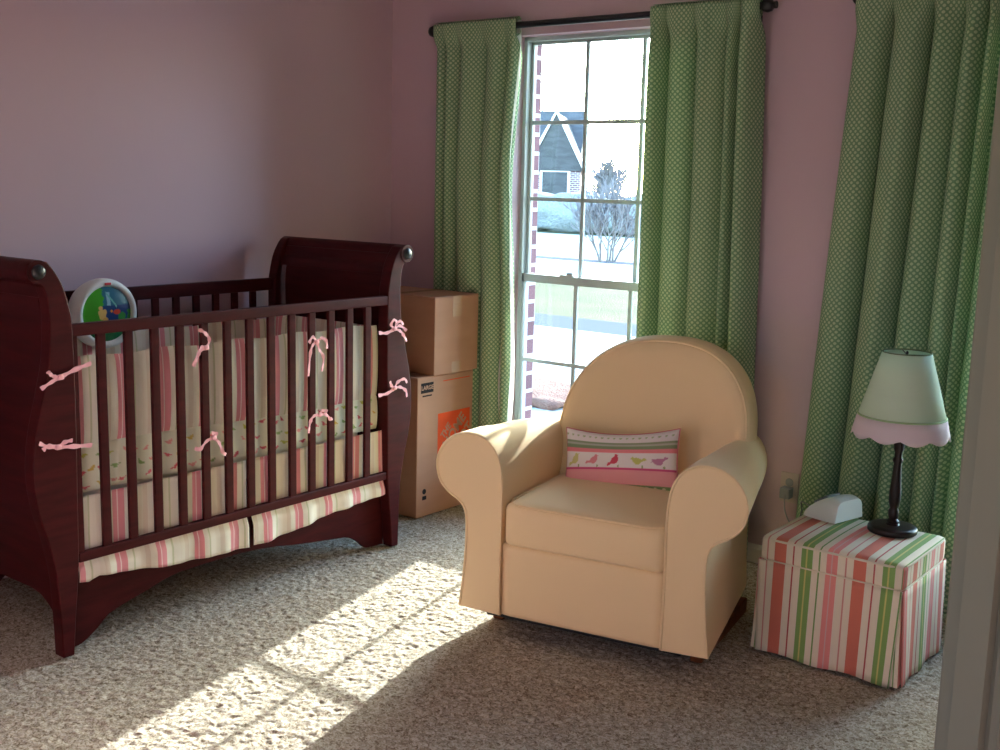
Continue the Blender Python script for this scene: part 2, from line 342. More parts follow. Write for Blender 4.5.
def curtain(xt, xb, label, seed, npl, zb=.02, amp=.032, lin=False, edge=None):
    """xt, xb: (left, right) at the rod and at the hem"""
    R_ = np.random.default_rng(seed); nu, nz = 220, 90; root_x = (xt[0]+xt[1])/2
    u = np.linspace(0, 1, nu); zs = np.concatenate([np.linspace(zb, 2.0, nz-16, endpoint=False), np.linspace(2.0, 2.132, 16)])
    ph = np.cumsum(R_.uniform(.45, 1.6, npl)); ph = np.concatenate([[0], ph/ph[-1]])          # pleat borders at the top
    am = R_.uniform(.65, 1.05, npl); am[R_.integers(npl)] = 1.15; tl = R_.choice([-1, 1], npl)*R_.uniform(.3, 1.1, npl); ph2 = np.clip(ph+np.concatenate([[0], R_.normal(0, .02, npl-1), [0]]), 0, 1); ph2.sort()
    V = np.zeros((len(zs), nu, 3)); UVs = np.zeros((len(zs), nu, 2)); L = (xt[1]-xt[0])*2.0
    for i, z in enumerate(zs):
        t = (2.13-z)/2.11; b = ph*(1-t)+ph2*t
        k = np.clip(np.searchsorted(b, u, side='right')-1, 0, npl-1); loc = (u-b[k])/(b[k+1]-b[k]+1e-9)
        w = 1-np.abs(2*loc-1)**3.2; a = am[k]*amp
        g = 1-.25*smoothstep(1.9, 2.07, np.array(z))
        y = -w*a*g + .034*(1-w)*(1-smoothstep(1.98, 2.06, np.array(z))) + tl[k]*(loc-.5)*w*amp*(.7+.5*t) + .25*a*np.sin(3*PI*u+3*t+seed)*t + .10*a*np.sin(9*PI*u+5*t+seed*2)*(1-t)
        y = y + .012*math.sin(seed)*t*np.sin(2*PI*u*1.5+2.0*t)
        ztop = smoothstep(2.03, 2.085, np.array(z))
        y = y*(1-.62*ztop) - .018*ztop
        sl = math.tan(0)
        x0 = xt[0]*(1-t**.9)+xb[0]*t**.9; x1 = xt[1]*(1-t**.9)+xb[1]*t**.9
        if edge: x0 += edge[0](z); x1 += edge[1](z)
        x = x0+(x1-x0)*u + .006*np.sin(2*PI*loc)*(w)*np.sin(PI*u)
        V[i] = np.stack([x-root_x, y, np.full(nu, z)], -1); V[i, :, 2] += (.004*np.sin(40*u+seed))*(i == len(zs)-1)
        UVs[i] = np.stack([u*L, np.full(nu, z)], -1)
    rr = V[len(zs)//2]; al = np.concatenate([[0], np.cumsum(np.linalg.norm(np.diff(rr[:, :2], axis=0), axis=1))]); UVs[:, :, 0] = al[None]
    n = len(zs); idx = np.arange(n*nu).reshape(n, nu); q = np.stack([idx[:-1, :-1], idx[:-1, 1:], idx[1:, 1:], idx[1:, :-1]], -1).reshape(-1, 4)
    o = mesh('curtain', V.reshape(-1, 3), q, [M_green], None, True, uv=UVs.reshape(-1, 2)); o.location = (root_x, WY-.075, 0)
    s = o.modifiers.new('s', 'SOLIDIFY'); s.thickness = .003; s.offset = 1
    # rod pocket behind the pole
    P = []; 
    for zz, yy in ((2.132, -.014), (2.137, .004), (2.13, .018), (2.10, .021), (2.07, .018), (2.055, -.004)):
        P.append([(xt[0]-root_x+(xt[1]-xt[0])*k/40, yy+.002*math.sin(k*1.7), zz) for k in range(41)])
    pv = [p for row in P for p in row]; pf = [(i*41+k, i*41+k+1, (i+1)*41+k+1, (i+1)*41+k) for i in range(5) for k in range(40)]
    mesh('rod_pocket', pv, pf, M_green, o, True, uv=[(p[0]*2, p[2]) for p in pv])
    if lin:
        lv = []; lf = []
        for i in range(n):
            for k, e in enumerate((-.045, -.02, .004, .02)):
                zt = zs[i]; out = .012+.030*smoothstep(1.3, .75, np.array(zt)) - .01*smoothstep(.6, .3, np.array(zt))
                lv.append((V[i, -1, 0]+e*.9*(out/.03), .012+.006*math.sin(zt*9+k), zt))
            if i: lf += [((i-1)*4+k, (i-1)*4+k+1, i*4+k+1, i*4+k) for k in range(3)]
        mesh('lining', lv[:], lf, M_lining, o, True)
    return tag(o, label, 'curtain')
curtain((-3.462, -3.005), (-3.46, -3.02), 'narrow green dotted curtain panel hanging behind the stacked moving boxes', 3, 5, amp=.022, lin=True,
        edge=(lambda z: 0, lambda z: -.035*math.exp(-((z-1.45)/.35)**2)))
curtain((-2.355, -1.905), (-2.36, -1.84), 'green dotted curtain panel directly above the back of the yellow armchair', 11, 5, amp=.055)
curtain((-.66, .17), (-.72, .20), 'unseen green dotted curtain panel added at the far right to dim the second window', 8, 7, amp=.045)  # panel added out of view to cut the light through this window
curtain((-1.540, -.97), (-1.66, -1.00), 'green dotted curtain panel hanging behind the small lamp', 5, 6, amp=.06)

# ------------------------------------------------------------------ crib
CR = thing('baby_crib', 'dark cherry sleigh crib with slatted sides along the left wall', 'crib', (-3.34, 2.505, 0))
XF, XB = .34, -.35
outer = [(.735, .0), (.738, .12), (.745, .25), (.765, .36), (.792, .46), (.806, .567), (.797, .68), (.768, .80), (.744, .90), (.736, 1.0), (.738, 1.07), (.748, 1.115), (.765, 1.133), (.792, 1.142), (.802, 1.165), (.792, 1.19), (.765, 1.2)]
inner = [(.735, 1.193), (.712, 1.165), (.688, 1.12), (.672, 1.06), (.664, 1.0), (.662, .78), (.668, .45), (.672, .28), (.688, .12), (.698, 0)]
prof = spline(outer, 4)+spline(inner, 4)
for s in (-1, 1):
    for x0, x1 in ((XF-.050, XF), (XB, XB+.045)):
        m = MB().prism([(s*d_, z) for d_, z in prof], x0, x1, 'x'); m.build('post', M_wood, CR, bevel=.005)
    # roll along the top, with round end caps
    m = MB().tube([(XB-.004, s*.767, 1.166), (XF+.004, s*.767, 1.166)], .034, 28); ro = m.build('top_roll', M_wood, CR, True)
    MB().lathe([(0, .012), (.012, .011), (.020, .006), (.022, 0), (0, 0)], (XF+.003, s*.767, 1.166), 20, 'x').build('end_cap', M_black, ro, True)
    # curved head board and the panel under it, a narrow slit left beside each post
    def curved(za, zb, xa, xb, th, n=26, off=0):
        o_ = spline(outer[:13]+[(.752, 1.15)], 8); i_ = spline(inner[::-1], 8)
        def at(L, z): 
            zz = [p[1] for p in L]; return float(np.interp(z, zz, [p[0] for p in L]))
        V = []
        for k in range(n+1):
            z = za+(zb-za)*k/n; mid = (at(o_, min(z, 1.13))*.62+at(i_, z)*.38)+off
            for x in (xa, xb):
                for q in (-th/2, th/2): V.append((x, s*(mid+q), z))
        F = []
        for k in range(n):
            a = k*4; b = a+4
            F += [(a, a+1, b+1, b), (a+2, b+2, b+3, a+3), (a, b, b+2, a+2), (a+1, a+3, b+3, b+1)]
        F += [(0, 2, 3, 1), (n*4, n*4+1, n*4+3, n*4+2)]
        mm = MB(); mm.add(V, F); return mm
    curved(1.085, 1.165, XB+.03, XF-.03, .03).build('head_board', M_wood, CR, bevel=.002)
    curved(.22, 1.087, XB+.066, XF-.076, .018).build('end_panel', M_wood, CR, bevel=.002)
    # lower board, arched underneath
    pl = [(XB+.03, .30), (XF-.03, .30), (XF-.03, .05)] + [(XF-.03-.13*math.sin(a)**1.0 if False else (XF-.03)-.16*(1-math.cos(a)), .05+.13*math.sin(a)) for a in np.linspace(0.1, PI/2, 8)]
    pl += [(-p[0]+(XF+XB), p[1]) for p in pl[::-1][:-2]]
    m = MB(); m.prism([(p[0], p[1]) for p in pl], s*.716-.011, s*.716+.011, 'y'); m.build('lower_board', M_wood, CR, bevel=.002)
# front and back slatted sides
def slats(x, z0, z1, ys, mtz, w=.029, t=.014, tr=.036, br=.03):
    MB().box(x-.014, x+.014, -.668, .668, z1-tr, z1).build('top_rail', M_wood, CR, bevel=.004)
    MB().box(x-.012, x+.012, -.668, .668, z0, z0+br).build('bottom_rail', M_wood, CR, bevel=.003)
    for y in ys: MB().box(x-t/2, x+t/2, y-w/2, y+w/2, z0+br-.003, z1-tr+.003).build('slat', M_wood, CR, bevel=.002)
ys = [1.845-2.505+.0945*k for k in range(14)]
slats(XF-.016, .283, 1.008, ys, 0)
slats(XB+.016, .283, 1.03, ys, 0, tr=.05)
# apron boards below, ends curving down into the feet
def apron(x):
    c = [(-.69, .0), (-.64, .004), (-.587, .035), (-.532, .075), (-.40, .110), (-.264, .138), (.035, .137), (.271, .105), (.42, .086), (.503, .074), (.56, .045), (.60, .012), (.64, .004), (.705, .0)]
    MB().prism([(.705, .27), (-.705, .27), (-.705, 0)]+[(p[0], p[1]) for p in spline(c, 5)], x-.009, x+.009, 'x').build('apron', M_wood, CR, bevel=.002)
apron(XF-.064); apron(XB+.03)
MB().box(XB+.05, XF-.06, -.64, .64, .36, .385).build('mattress_support', M_wood, CR)

def rounded_box(a, b, c, r, n=10, crown=0, extra=None):
    """rounded box half sizes a,b,c as (V,F)"""
    V = []; F = []; idx = {}
    def vid(p):
        k = tuple(round(q, 6) for q in p)
        if k not in idx: idx[k] = len(V); V.append(k)
        return idx[k]
    g = np.linspace(-1, 1, n+1)
    def dist(t, h):   # crowd grid lines at the rounded edge
        return math.copysign(min(1, (abs(t))**.75), t)*h
    for ax in range(3):
        for sg in (-1, 1):
            for i in range(n):
                for j in range(n):
                    q = []
                    for di, dj in ((0, 0), (1, 0), (1, 1), (0, 1)):
                        s, t = g[i+di], g[j+dj]; p = [0, 0, 0]; p[ax] = sg; p[(ax+1) % 3] = s; p[(ax+2) % 3] = t
                        q.append(vid(tuple(dist(p[k], (a, b, c)[k]) for k in range(3))))
                    F.append(q if sg > 0 else q[::-1])
    out = []
    for p in V:
        h = (a, b, c); inn = [max(-(h[k]-r), min(h[k]-r, p[k])) for k in range(3)]
        dv = Vector([p[k]-inn[k] for k in range(3)])
        if dv.length > 1e-9: dv = dv.normalized()*r
        o = [inn[k]+dv[k] for k in range(3)]
        if crown: o[2] += crown*(1-(o[0]/a)**2)*(1-(o[1]/b)**2)*(1 if o[2] > 0 else -.3)
        out.append(tuple(o))
    return out, F

t = thing('crib_mattress', 'crib mattress in a pale sheet lying inside the dark crib', 'mattress', (-3.345, 2.505, .385))
V, Fc = rounded_box(.262, .60, .06, .025, 12, .006); mesh('mattress_body', [(v[0], v[1], v[2]+.061) for v in V], Fc, M_sheet, t, True)

# bird shapes used by the printed cloths (unit size, facing +x)
BIRD = spline([(-.75, .18), (-.45, .10), (-.2, .28), (.05, .42), (.28, .46), (.40, .62), (.58, .60), (.64, .46), (.86, .38), (.62, .32), (.52, .02), (.25, -.28), (-.1, -.32), (-.42, -.14), (-.95, -.10)], 3, True)
BIRD = np.array(BIRD)
def inpoly(px, py, poly):
    inside = np.zeros(px.shape, bool); n = len(poly); j = n-1
    for i in range(n):
        xi, yi = poly[i]; xj, yj = poly[j]
        c = ((yi > py) != (yj > py)) & (px < (xj-xi)*(py-yi)/((yj-yi) if abs(yj-yi) > 1e-12 else 1e-12)+xi); inside ^= c; j = i
    return inside
def stamp(cols, px, py, cx, cy, size, ang, flip, c):
    dx, dy = (px-cx)/size, (py-cy)/size; near = (np.abs(dx) < 1.2) & (np.abs(dy) < 1.2)
    x = dx[near]*math.cos(ang)+dy[near]*math.sin(ang); y = -dx[near]*math.sin(ang)+dy[near]*math.cos(ang)
    hit = inpoly(x*(-1 if flip else 1), y, BIRD); w = np.where(near)[0][hit]; cols[w] = c[:3]
BC = [S(226, 112, 122), S(196, 192, 92), S(214, 96, 108), S(150, 176, 110), S(232, 160, 150), S(214, 184, 96)]
def lin(c): return np.array(c[:3])

# bumpers: striped upper part, bird-printed band below; the front one carries the ties
def bumper(name_label, p0, p1, zt, inward, seed):
    """p0,p1 ends (x,y local to the crib), zt(s) top height; one padded panel"""
    R_ = np.random.default_rng(seed); p0 = np.array(p0); p1 = np.array(p1); L = np.linalg.norm(p1-p0); e = (p1-p0)/L; nrm = np.array([-e[1], e[0]])*inward
    nu = int(L/.0045); 
    def panel(nm, za, zb, nz, th, m_, paint, parent):
        s = np.linspace(0, 1, nu); V = []; UV = []
        for side in (0, 1):
            for i in range(nz+1):
                f_ = i/nz; w = math.sin(PI*min(1, max(0, f_)))**.5 if 0 < f_ < 1 else 0
                wr = .004*np.sin(s*L*26+seed+2*side)+.003*np.sin(s*L*61+seed*2)
                z = za(s)+(zb(s)-za(s))*f_; off = (side*2-1)*th/2*w + wr*w
                P = p0[None]+e[None]*(s*L)[:, None]+nrm[None]*off[:, None]
                V.append(np.concatenate([P, z[:, None]], 1)); UV.append(np.stack([s*L+seed*.37, z], 1))
        V = np.concatenate(V); UV = np.concatenate(UV); F = []
        k = (nz+1)*nu; idx = np.arange(2*k).reshape(2, nz+1, nu)
        for side in (0, 1):
            a = idx[side]; q = np.stack([a[:-1, :-1], a[:-1, 1:], a[1:, 1:], a[1:, :-1]], -1).reshape(-1, 4); F.append(q if side else q[:, ::-1])
        o = mesh(nm, V, np.concatenate(F), m_, parent, True, uv=UV)
        if paint: colour(o, paint(UV))
        return o
    root = thing('crib_bumper', name_label, 'crib bumper', (-3.34, 2.505, 0), 0, 'padded bumpers around the inside of the crib')
    panel('striped_panel', lambda s: .615+.012*np.sin(s*5+seed), zt, 14, .018, M_cribstripe, None, root)
    def paint(UV):
        c = np.tile(lin(S(232, 228, 206)), (len(UV), 1)); u0, u1 = UV[:, 0].min(), UV[:, 0].max(); k = 0; x = u0
        while x < u1:
            for zz in (.50, .545, .59):
                stamp(c, UV[:, 0], UV[:, 1], x+R_.uniform(-.012, .012)+(.02 if zz == .545 else 0), zz+R_.uniform(-.008, .008), R_.uniform(.013, .019), R_.uniform(-.5, .5), R_.random() < .5, BC[R_.integers(6)])
            x += .044
        return c
    panel('bird_band', lambda s: .474+.008*np.sin(s*7+seed), lambda s: .618+.012*np.sin(s*5+seed), 44, .017, M_print, paint, root)
    return root
zt_f = lambda s: .900-.006*s+.004*np.sin(s*30)
BF = bumper('striped padded crib bumper with pink ribbon ties along the front slats', (.281, -.650), (.281, .662), zt_f, 1, 1)
bumper('striped crib bumper along the wall side of the crib', (-.306, -.645), (-.306, .64), lambda s: .87+.005*np.sin(s*25), 1, 2)
bumper('striped crib bumper at the crib end nearest the moving boxes', (-.28, .618), (.262, .618), lambda s: .893+0*s, 1, 3)
bumper('striped crib bumper at the crib end farthest from the window', (-.28, -.618), (.262, -.618), lambda s: .90+0*s, 1, 4)

def ribbon(m, pts, w, nd=(1, 0, 0)):
    pts = spline(pts, 6); nd = Vector(nd); V = []; n = len(pts)
    for i, p in enumerate(pts):
        a = Vector(pts[max(0, i-1)]); b = Vector(pts[min(n-1, i+1)]); tt = (b-a).normalized(); q = nd.cross(tt).normalized()*(w/2*(1+.25*math.sin(i*1.3)))
        tw = nd*(.15*w*math.sin(i*.7)); V += [Vector(p)+q+tw, Vector(p)-q-tw, Vector(p)-q-tw+nd*.0015, Vector(p)+q+tw+nd*.0015]
    F = []
    for i in range(n-1):
        a = i*4; b = a+4; F += [(a, a+1, b+1, b), (a+1, a+2, b+2, b+1), (a+2, a+3, b+3, b+2), (a+3, a, b, b+3)]
    F += [(0, 3, 2, 1), ((n-1)*4, (n-1)*4+1, (n-1)*4+2, (n-1)*4+3)]; m.add(V, F)
XT = XF+.010
def tie(y, z, paths, band=None):
    m = MB(); m.add(*[(lambda VF: ([(v[0]+XT, v[1]+y, v[2]+z) for v in VF[0]], VF[1]))(rounded_box(.006, .010, .008, .005, 3))][0])
    for p in paths: ribbon(m, [(XT+.001*k+q[2] if len(q) > 2 else XT+.0015*(k % 3), y+q[0], z+q[1]) for k, q in enumerate(p)], .0105)
    if band: ribbon(m, [(XT-.001, y+b[0], z+b[1]) for b in band], .012)
    m.build('tie', M_ribbon, BF, True)
tie(-.715, .860, [[(0, 0), (-.03, -.010), (-.065, -.026)], [(0, 0), (-.02, .004), (-.035, .014), (-.04, .022)]], [(0, 0), (.05, .018), (.10, .030)])
tie(-.732, .655, [[(0, 0), (-.03, .006), (-.06, .022)], [(0, 0), (.02, .012), (.045, .014)], [(0, 0), (-.03, .010), (-.05, .0)]], [(0, 0), (.05, -.006), (.11, -.012)])
tie(-.198, .895, [[(0, 0), (-.03, -.012), (-.055, -.055)], [(0, 0), (.012, .025), (-.008, .05), (-.03, .062)], [(0, 0), (-.02, .004), (-.035, -.02), (-.042, -.045)]])
tie(-.175, .592, [[(0, 0), (-.03, -.006), (-.06, -.03), (-.075, -.02)], [(0, 0), (.02, -.02), (.035, -.055), (.05, -.065)], [(0, 0), (.01, .012), (-.01, .018)]])
tie(.285, .868, [[(0, 0), (-.02, -.01), (-.035, -.045), (-.04, -.12)], [(0, 0), (.012, -.03), (.03, -.06), (.025, -.11)], [(0, 0), (.025, .012), (.045, -.002), (.05, -.03)], [(0, 0), (-.02, .02), (-.04, .0)]])
tie(.30, .600, [[(0, 0), (-.03, 0), (-.05, -.02), (-.055, -.06)], [(0, 0), (.03, -.004), (.05, -.025), (.06, -.02)], [(0, 0), (.01, .014), (.035, .008)]])
tie(.690, .880, [[(0, 0), (.03, -.01), (.05, -.03), (.07, -.055)], [(0, 0), (.01, .02), (.03, .028), (.05, .012)], [(0, 0), (.03, .01), (.065, -.012)], [(0, 0), (-.02, .018), (-.005, .036), (.02, .02)]], [(0, 0), (-.04, -.012), (-.085, -.008)])
tie(.695, .648, [[(0, 0), (.03, 0), (.06, -.018), (.07, -.045)], [(0, 0), (.015, .022), (.05, .03), (.07, .012)], [(0, 0), (-.02, .012), (-.03, .03)]], [(0, 0), (-.04, -.016), (-.09, -.018)])

# dust ruffle hanging inside the bottom rail, two lengths with a split in the middle
DR = thing('crib_dust_ruffle', 'pink and cream striped dust ruffle hanging below the front rail of the crib', 'crib skirt', (-3.34, 2.505, 0))
for nm, ya, yb, bot in (('ruffle_panel', -.66, -.008, [(0, .215), (.05, .208), (.1, .222), (.3, .205), (.5, .186), (.75, .176), (1, .168)]), ('ruffle_panel', .012, .672, [(0, .172), (.1, .168), (.35, .185), (.6, .206), (.85, .212), (1, .222)])):
    nu, nz = 150, 26; V = []; UV = []
    for i in range(nz+1):
        for k in range(nu+1):
            s = k/nu; y = ya+(yb-ya)*s; zb = float(np.interp(s, [b[0] for b in bot], [b[1] for b in bot])); f_ = i/nz; z = zb+(.478-zb)*f_
            fr = (1-f_)**1.3; x = .309 + fr*.006*math.sin(y*31)+.003*math.sin(y*67+2)*fr
            if z < .283: x += .012*float(smoothstep(.283, .24, np.array(z)))
            V.append((x, y, z)); UV.append((y*1.05+.004*math.sin(y*31), z))
    F = [(i*(nu+1)+k, i*(nu+1)+k+1, (i+1)*(nu+1)+k+1, (i+1)*(nu+1)+k) for i in range(nz) for k in range(nu)]
    o = mesh(nm, V, F, M_cribstripe, DR, True, uv=UV); s = o.modifiers.new('s', 'SOLIDIFY'); s.thickness = .002

# aquarium toy strapped on the wall-side rail
AQ = thing('crib_aquarium_toy', 'round white crib toy with a green and blue aquarium picture on the back rail', 'crib toy', (-3.642, 2.318, .953))
MB().lathe([(.070, .0), (.100, .004), (.116, .02), (.124, .045), (.125, .07), (.121, .086), (.114, .094), (.106, .095), (.099, .090), (.097, .082), (0, .080)], (0, 0, 0), 56, 'x').build('shell', M_plastic, AQ, True)
n_r, n_t = 46, 120; V = [(.083, 0, 0)]; P2 = [(0, 0)]
for i in range(1, n_r+1):
    rr = .0975*i/n_r
    for k in range(n_t): a = 2*PI*k/n_t; V.append((.083+.012*(1-(i/n_r)**2), rr*math.cos(a), rr*math.sin(a))); P2.append((rr*math.cos(a), rr*math.sin(a)))
V[0] = (.095, 0, 0)
F = [(0, 1+k, 1+(k+1) % n_t) for k in range(n_t)]+[(1+(i-1)*n_t+k, 1+i*n_t+k, 1+i*n_t+(k+1) % n_t, 1+(i-1)*n_t+(k+1) % n_t) for i in range(1, n_r) for k in range(n_t)]
m = attr_mat('aquarium_print', .25); m.node_tree.nodes['Principled BSDF'].inputs['Coat Weight'].default_value = .5
o = mesh('picture_window', V, F, m, AQ, True); P2 = np.array(P2); x, y = P2[:, 0], P2[:, 1]
c = np.tile(lin(S(34, 62, 116)), (len(P2), 1)); nn = np.array([noise.noise(Vector((a*60, b*60, 0))) for a, b in P2])
c[y > .03] = lin(S(44, 104, 130)); c[(x < -.02+.03*nn) & (y > -.05)] = lin(S(72, 168, 48)); c[(x < -.045) & (y+.3*nn*.1 < -.03)] = lin(S(22, 70, 50))
c[(x > .04) & (y < .0+.04*nn)] = lin(S(50, 140, 60)); c[(y < -.045+.02*nn)] = lin(S(28, 110, 70))
c[((x+.022)**2+(y-.0)**2 < .019**2+nn*.0004)] = lin(S(232, 190, 112)); c[((x+.03)**2+(y-.022)**2 < .008**2)] = lin(S(232, 190, 112)); c[(np.hypot(x+.012, y+.02) < .01)] = lin(S(222, 170, 90))
c[(np.hypot(x-.035, (y-.006)*1.6) < .015)] = lin(S(206, 66, 44)); c[(np.hypot(x-.012, y-.01) < .005)] = lin(S(230, 150, 60))
c[(np.abs(x-.002-(.06-y)*.05) < .007) & (y > .03) & (y < .078)] = lin(S(150, 190, 205)); c[(np.abs(x+y*.8-.055) < .004) & (x > -.005) & (x < .035)] = lin(S(110, 180, 170))
c[(np.abs(y+.036) < .012) & (np.abs(x+.01) < .03)] = lin(S(30, 44, 120))
colour(o, c)
MB().box(.094, .0975, -.012, .012, .103, .1115).build('badge', mat('red_badge', S(206, 50, 60), .5), AQ, bevel=.001)

# ------------------------------------------------------------------ moving boxes
def carton(name, x0, x1, y0, y1, z0, z1, label, marks=None):
    t = thing(name, label, 'box', ((x0+x1)/2, (y0+y1)/2, z0)); a, b, h = (x1-x0)/2, (y1-y0)/2, z1-z0
    m = MB().box(-a, a, -b, b, 0, h-.004); m.build('carton_body', M_card, t, bevel=.004)
    g = .0015
    for s in (-1, 1): MB().box(-a+.001 if s < 0 else g, a-.001 if s > 0 else -g, -b+.001, b-.001, h-.004, h).build('top_flap', M_card, t, bevel=.001)
    MB().box(-.025, .025, -b-.0006, b+.0006, h, h+.0008).box(-.025, .025, -b-.0008, -b, h-.07, h).box(-.025, .025, b, b+.0008, h-.07, h).build('tape', M_tape, t)
    return t, a, b, h
B1, a1, b1, h1 = carton('moving_box', -3.66, -3.187, 3.553, 3.925, 0, .618, 'tall brown moving box with an orange square logo, standing on the carpet')
B2, a2, b2, h2 = carton('cardboard_box', -3.63, -3.172, 3.640, 3.935, .619, .957, 'plain taped brown cardboard box stacked on the moving box')
MB().box(a2, a2+.0008, -.03, .03, h2-.09, h2).build('tape', M_tape, B2); MB().box(a2-.0, a2+.0007, -.03, .03, 0, .05).build('tape', M_tape, B2)
def text(s, size, mt, parent, M4, ext=.0006, sx=1, bold=.02):
    cu = bpy.data.curves.new('lettering', 'FONT'); cu.body = s; cu.size = size; cu.extrude = ext; cu.offset = bold*size; cu.align_x = 'CENTER'; cu.align_y = 'CENTER'; cu.space_line = .8
    tmp = bpy.data.objects.new('tmp', cu); COL.link(tmp); bpy.context.view_layer.update(); dg = bpy.context.evaluated_depsgraph_get()
    me = bpy.data.meshes.new_from_object(tmp.evaluated_get(dg)); bpy.data.objects.remove(tmp)
    me.materials.clear(); me.transform(M4 @ Matrix.Diagonal((sx, 1, 1, 1))); o = link('lettering', me, mt, parent); return o
# prints on the +x face: local frame (u = +y, v = z)
def face(u, v, rot=0, off=.0008): return Matrix.Translation((a1+off, u, v)) @ Matrix(((0, 0, 1, 0), (1, 0, 0, 0), (0, 1, 0, 0), (0, 0, 0, 1))) @ Matrix.Rotation(rot, 4, 'Z')
yc = (3.553+3.925)/2
lo = MB().box(a1, a1+.0006, 3.688-yc, 3.905-yc, .205, .445).build('orange_square', M_orange, B1)
text('THE', .044, M_card, lo, face(3.742-yc, .362, math.radians(45), .0012), sx=.9, bold=.03)
text('HOME', .068, M_card, lo, face(3.800-yc, .352, math.radians(45), .0012), sx=.95, bold=.03)
text('DEPOT', .068, M_card, lo, face(3.842-yc, .300, math.radians(45), .0012), sx=.88, bold=.03)
lb = MB().box(a1, a1+.0006, 3.575-yc, 3.655-yc, .548, .592).build('size_print', M_ink, B1)
text('LARGE', .026, M_card, lb, face(3.615-yc, .570, 0, .0012))
MB().box(a1, a1+.0006, 3.585-yc, 3.645-yc, .532, .538).build('size_underline', M_ink, B1)
MB().box(a1, a1+.0006, 3.72-yc, 3.90-yc, .585, .589).build('orange_line', M_orange, B1)
MB().box(a1, a1+.0006, 3.592-yc, 3.618-yc, .075, .092).lathe([(.0, 0), (.012, 0), (.012, .0006), (0, .0006)], (a1, 3.604-yc, .112), 16, 'x').build('recycling_print', M_ink, B1)

# ------------------------------------------------------------------ armchair
aC = math.radians(10.5); uC = Vector((math.cos(aC), math.sin(aC), 0)); vC = Vector((-math.sin(aC), math.cos(aC), 0))
OC = Vector((-1.88, 2.82, 0))+uC*.026
CH = thing('glider_armchair', 'pale yellow slipcovered armchair with rolled arms and a rounded back', 'armchair', OC, aC)
armp = [(.272, .07), (.274, .20), (.274, .33), (.272, .45), (.275, .53), (.288, .590), (.315, .632), (.352, .655), (.395, .661), (.440, .652), (.480, .625), (.506, .585), (.514, .540), (.500, .490), (.465, .455), (.430, .435), (.408, .410), (.400, .37), (.400, .28), (.408, .17), (.420, .075)]
ap = spline(armp, 4)
def arm(s):
    secs = [(-.004, .990), (.0, .997), (.006, 1.0), (.10, 1), (.2, 1), (.3, 1), (.4, 1), (.5, 1), (.56, 1), (.62, 1), (.66, .99), (.68, .96)]
    V = []; n = len(ap); cx, cz = .365, .40
    for v, k in secs:
        t = max(0, min(1, v/.72)); ts = t*t*(3-2*t)
        for (p, z) in ap:
            q = p
            q = .272+(p-.272)*(1-.72*max(0, v))
            zz = z-.035*ts*max(0, (z-.42)/.24) if z > .42 else z
            wr = .008*math.sin(v*60+z*30)*max(0, 1-abs(v-.08)/.07)*(1 if z > .5 else 0) + .0025*math.sin(v*21+p*18)*(1 if .04 < v < .75 else 0)
            V.append((s*((q-cx)*k+cx+wr*.5), v, (zz-cz)*k+cz+wr))
    F = []
    m_ = len(secs)
    for i in range(m_-1):
        for j in range(n): F.append((i*n+j, i*n+(j+1) % n, (i+1)*n+(j+1) % n, (i+1)*n+j))
    F.append(list(range(n))); F.append([(m_-1)*n+j for j in range(n)])
    mm = MB(); mm.add(V, F); o = mm.build('arm', M_chair, CH, True); o.data.set_sharp_from_angle(angle=math.radians(60))
    # piping round the front of the arm
    pp = [(s*((p-cx)*.985+cx), -.004, (z-cz)*.985+cz) for p, z in ap]
    MB().tube(pp, .0042, 8).build('piping', M_chair, o, True)
arm(-1); arm(1)
# back: star-shaped outline swept from front face round to the rear
def back():
    H0, H1, W = .30, .925, .340; cz = .60
    nt_ = 96; out = []
    for k in range(nt_):
        a = 2*PI*k/nt_; c, s = math.cos(a), math.sin(a)
        if s >= 0: e = 2/2.35; x = W*math.copysign(abs(c)**e, c); z = cz+(H1-cz)*abs(s)**e
        else: e = 2/7; x = W*.97*math.copysign(abs(c)**e, c); z = cz-(cz-H0)*abs(s)**e
        out.append((x, z))
    rings = [(.02, .004), (.25, .002), (.5, -.002), (.72, -.010), (.86, -.014), (.94, -.010), (.975, -.002), (.995, .008), (1.005, .022), (1.01, .045), (1.01, .075), (1.0, .10), (.97, .118), (.9, .128), (.7, .132), (.3, .134), (.02, .134)]
    V = []
    for k, dv in rings:
        for (x, z) in out:
            zz = cz+(z-cz)*k; xx = x*k; lean = .49+.16*(zz-.45)/.48
            curve = -.05*(abs(xx)/W)**2.2 if dv < .05 else -.05*(abs(xx)/W)**2.2*.8
            V.append((xx+.030, lean+dv*1.0+curve, zz))
    n = nt_; F = [list(range(n))]
    for i in range(len(rings)-1):
        for j in range(n): F.append((i*n+j, i*n+(j+1) % n, (i+1)*n+(j+1) % n, (i+1)*n+j))
    F.append([(len(rings)-1)*n+j for j in range(n)])
    mm = MB(); mm.add(V, F); o = mm.build('backrest', M_chair, CH, True); o.data.set_sharp_from_angle(angle=math.radians(80))
    i = 6; MB().tube([V[i*n+j] for j in range(n)], .0042, 8, closed=True).build('piping', M_chair, o, True)
back()
V, F = rounded_box(.271, .27, .072, .028, 16, .012)
cu = mesh('seat_cushion', [(v[0]+.004, v[1]+.262, v[2]+.383+.006*(v[1]/.27)) for v in V], F, M_chair, CH, True)
for zz in (.446, .322):
    pts = []
    for k in range(80):
        a = 2*PI*k/80; c, s = math.cos(a), math.sin(a); e = 2/9
        pts.append((.266*math.copysign(abs(c)**e, c)+.004, .262+.265*math.copysign(abs(s)**e, s), zz))
    MB().tube(pts, .0042, 8, closed=True).build('piping', M_chair, cu, True)
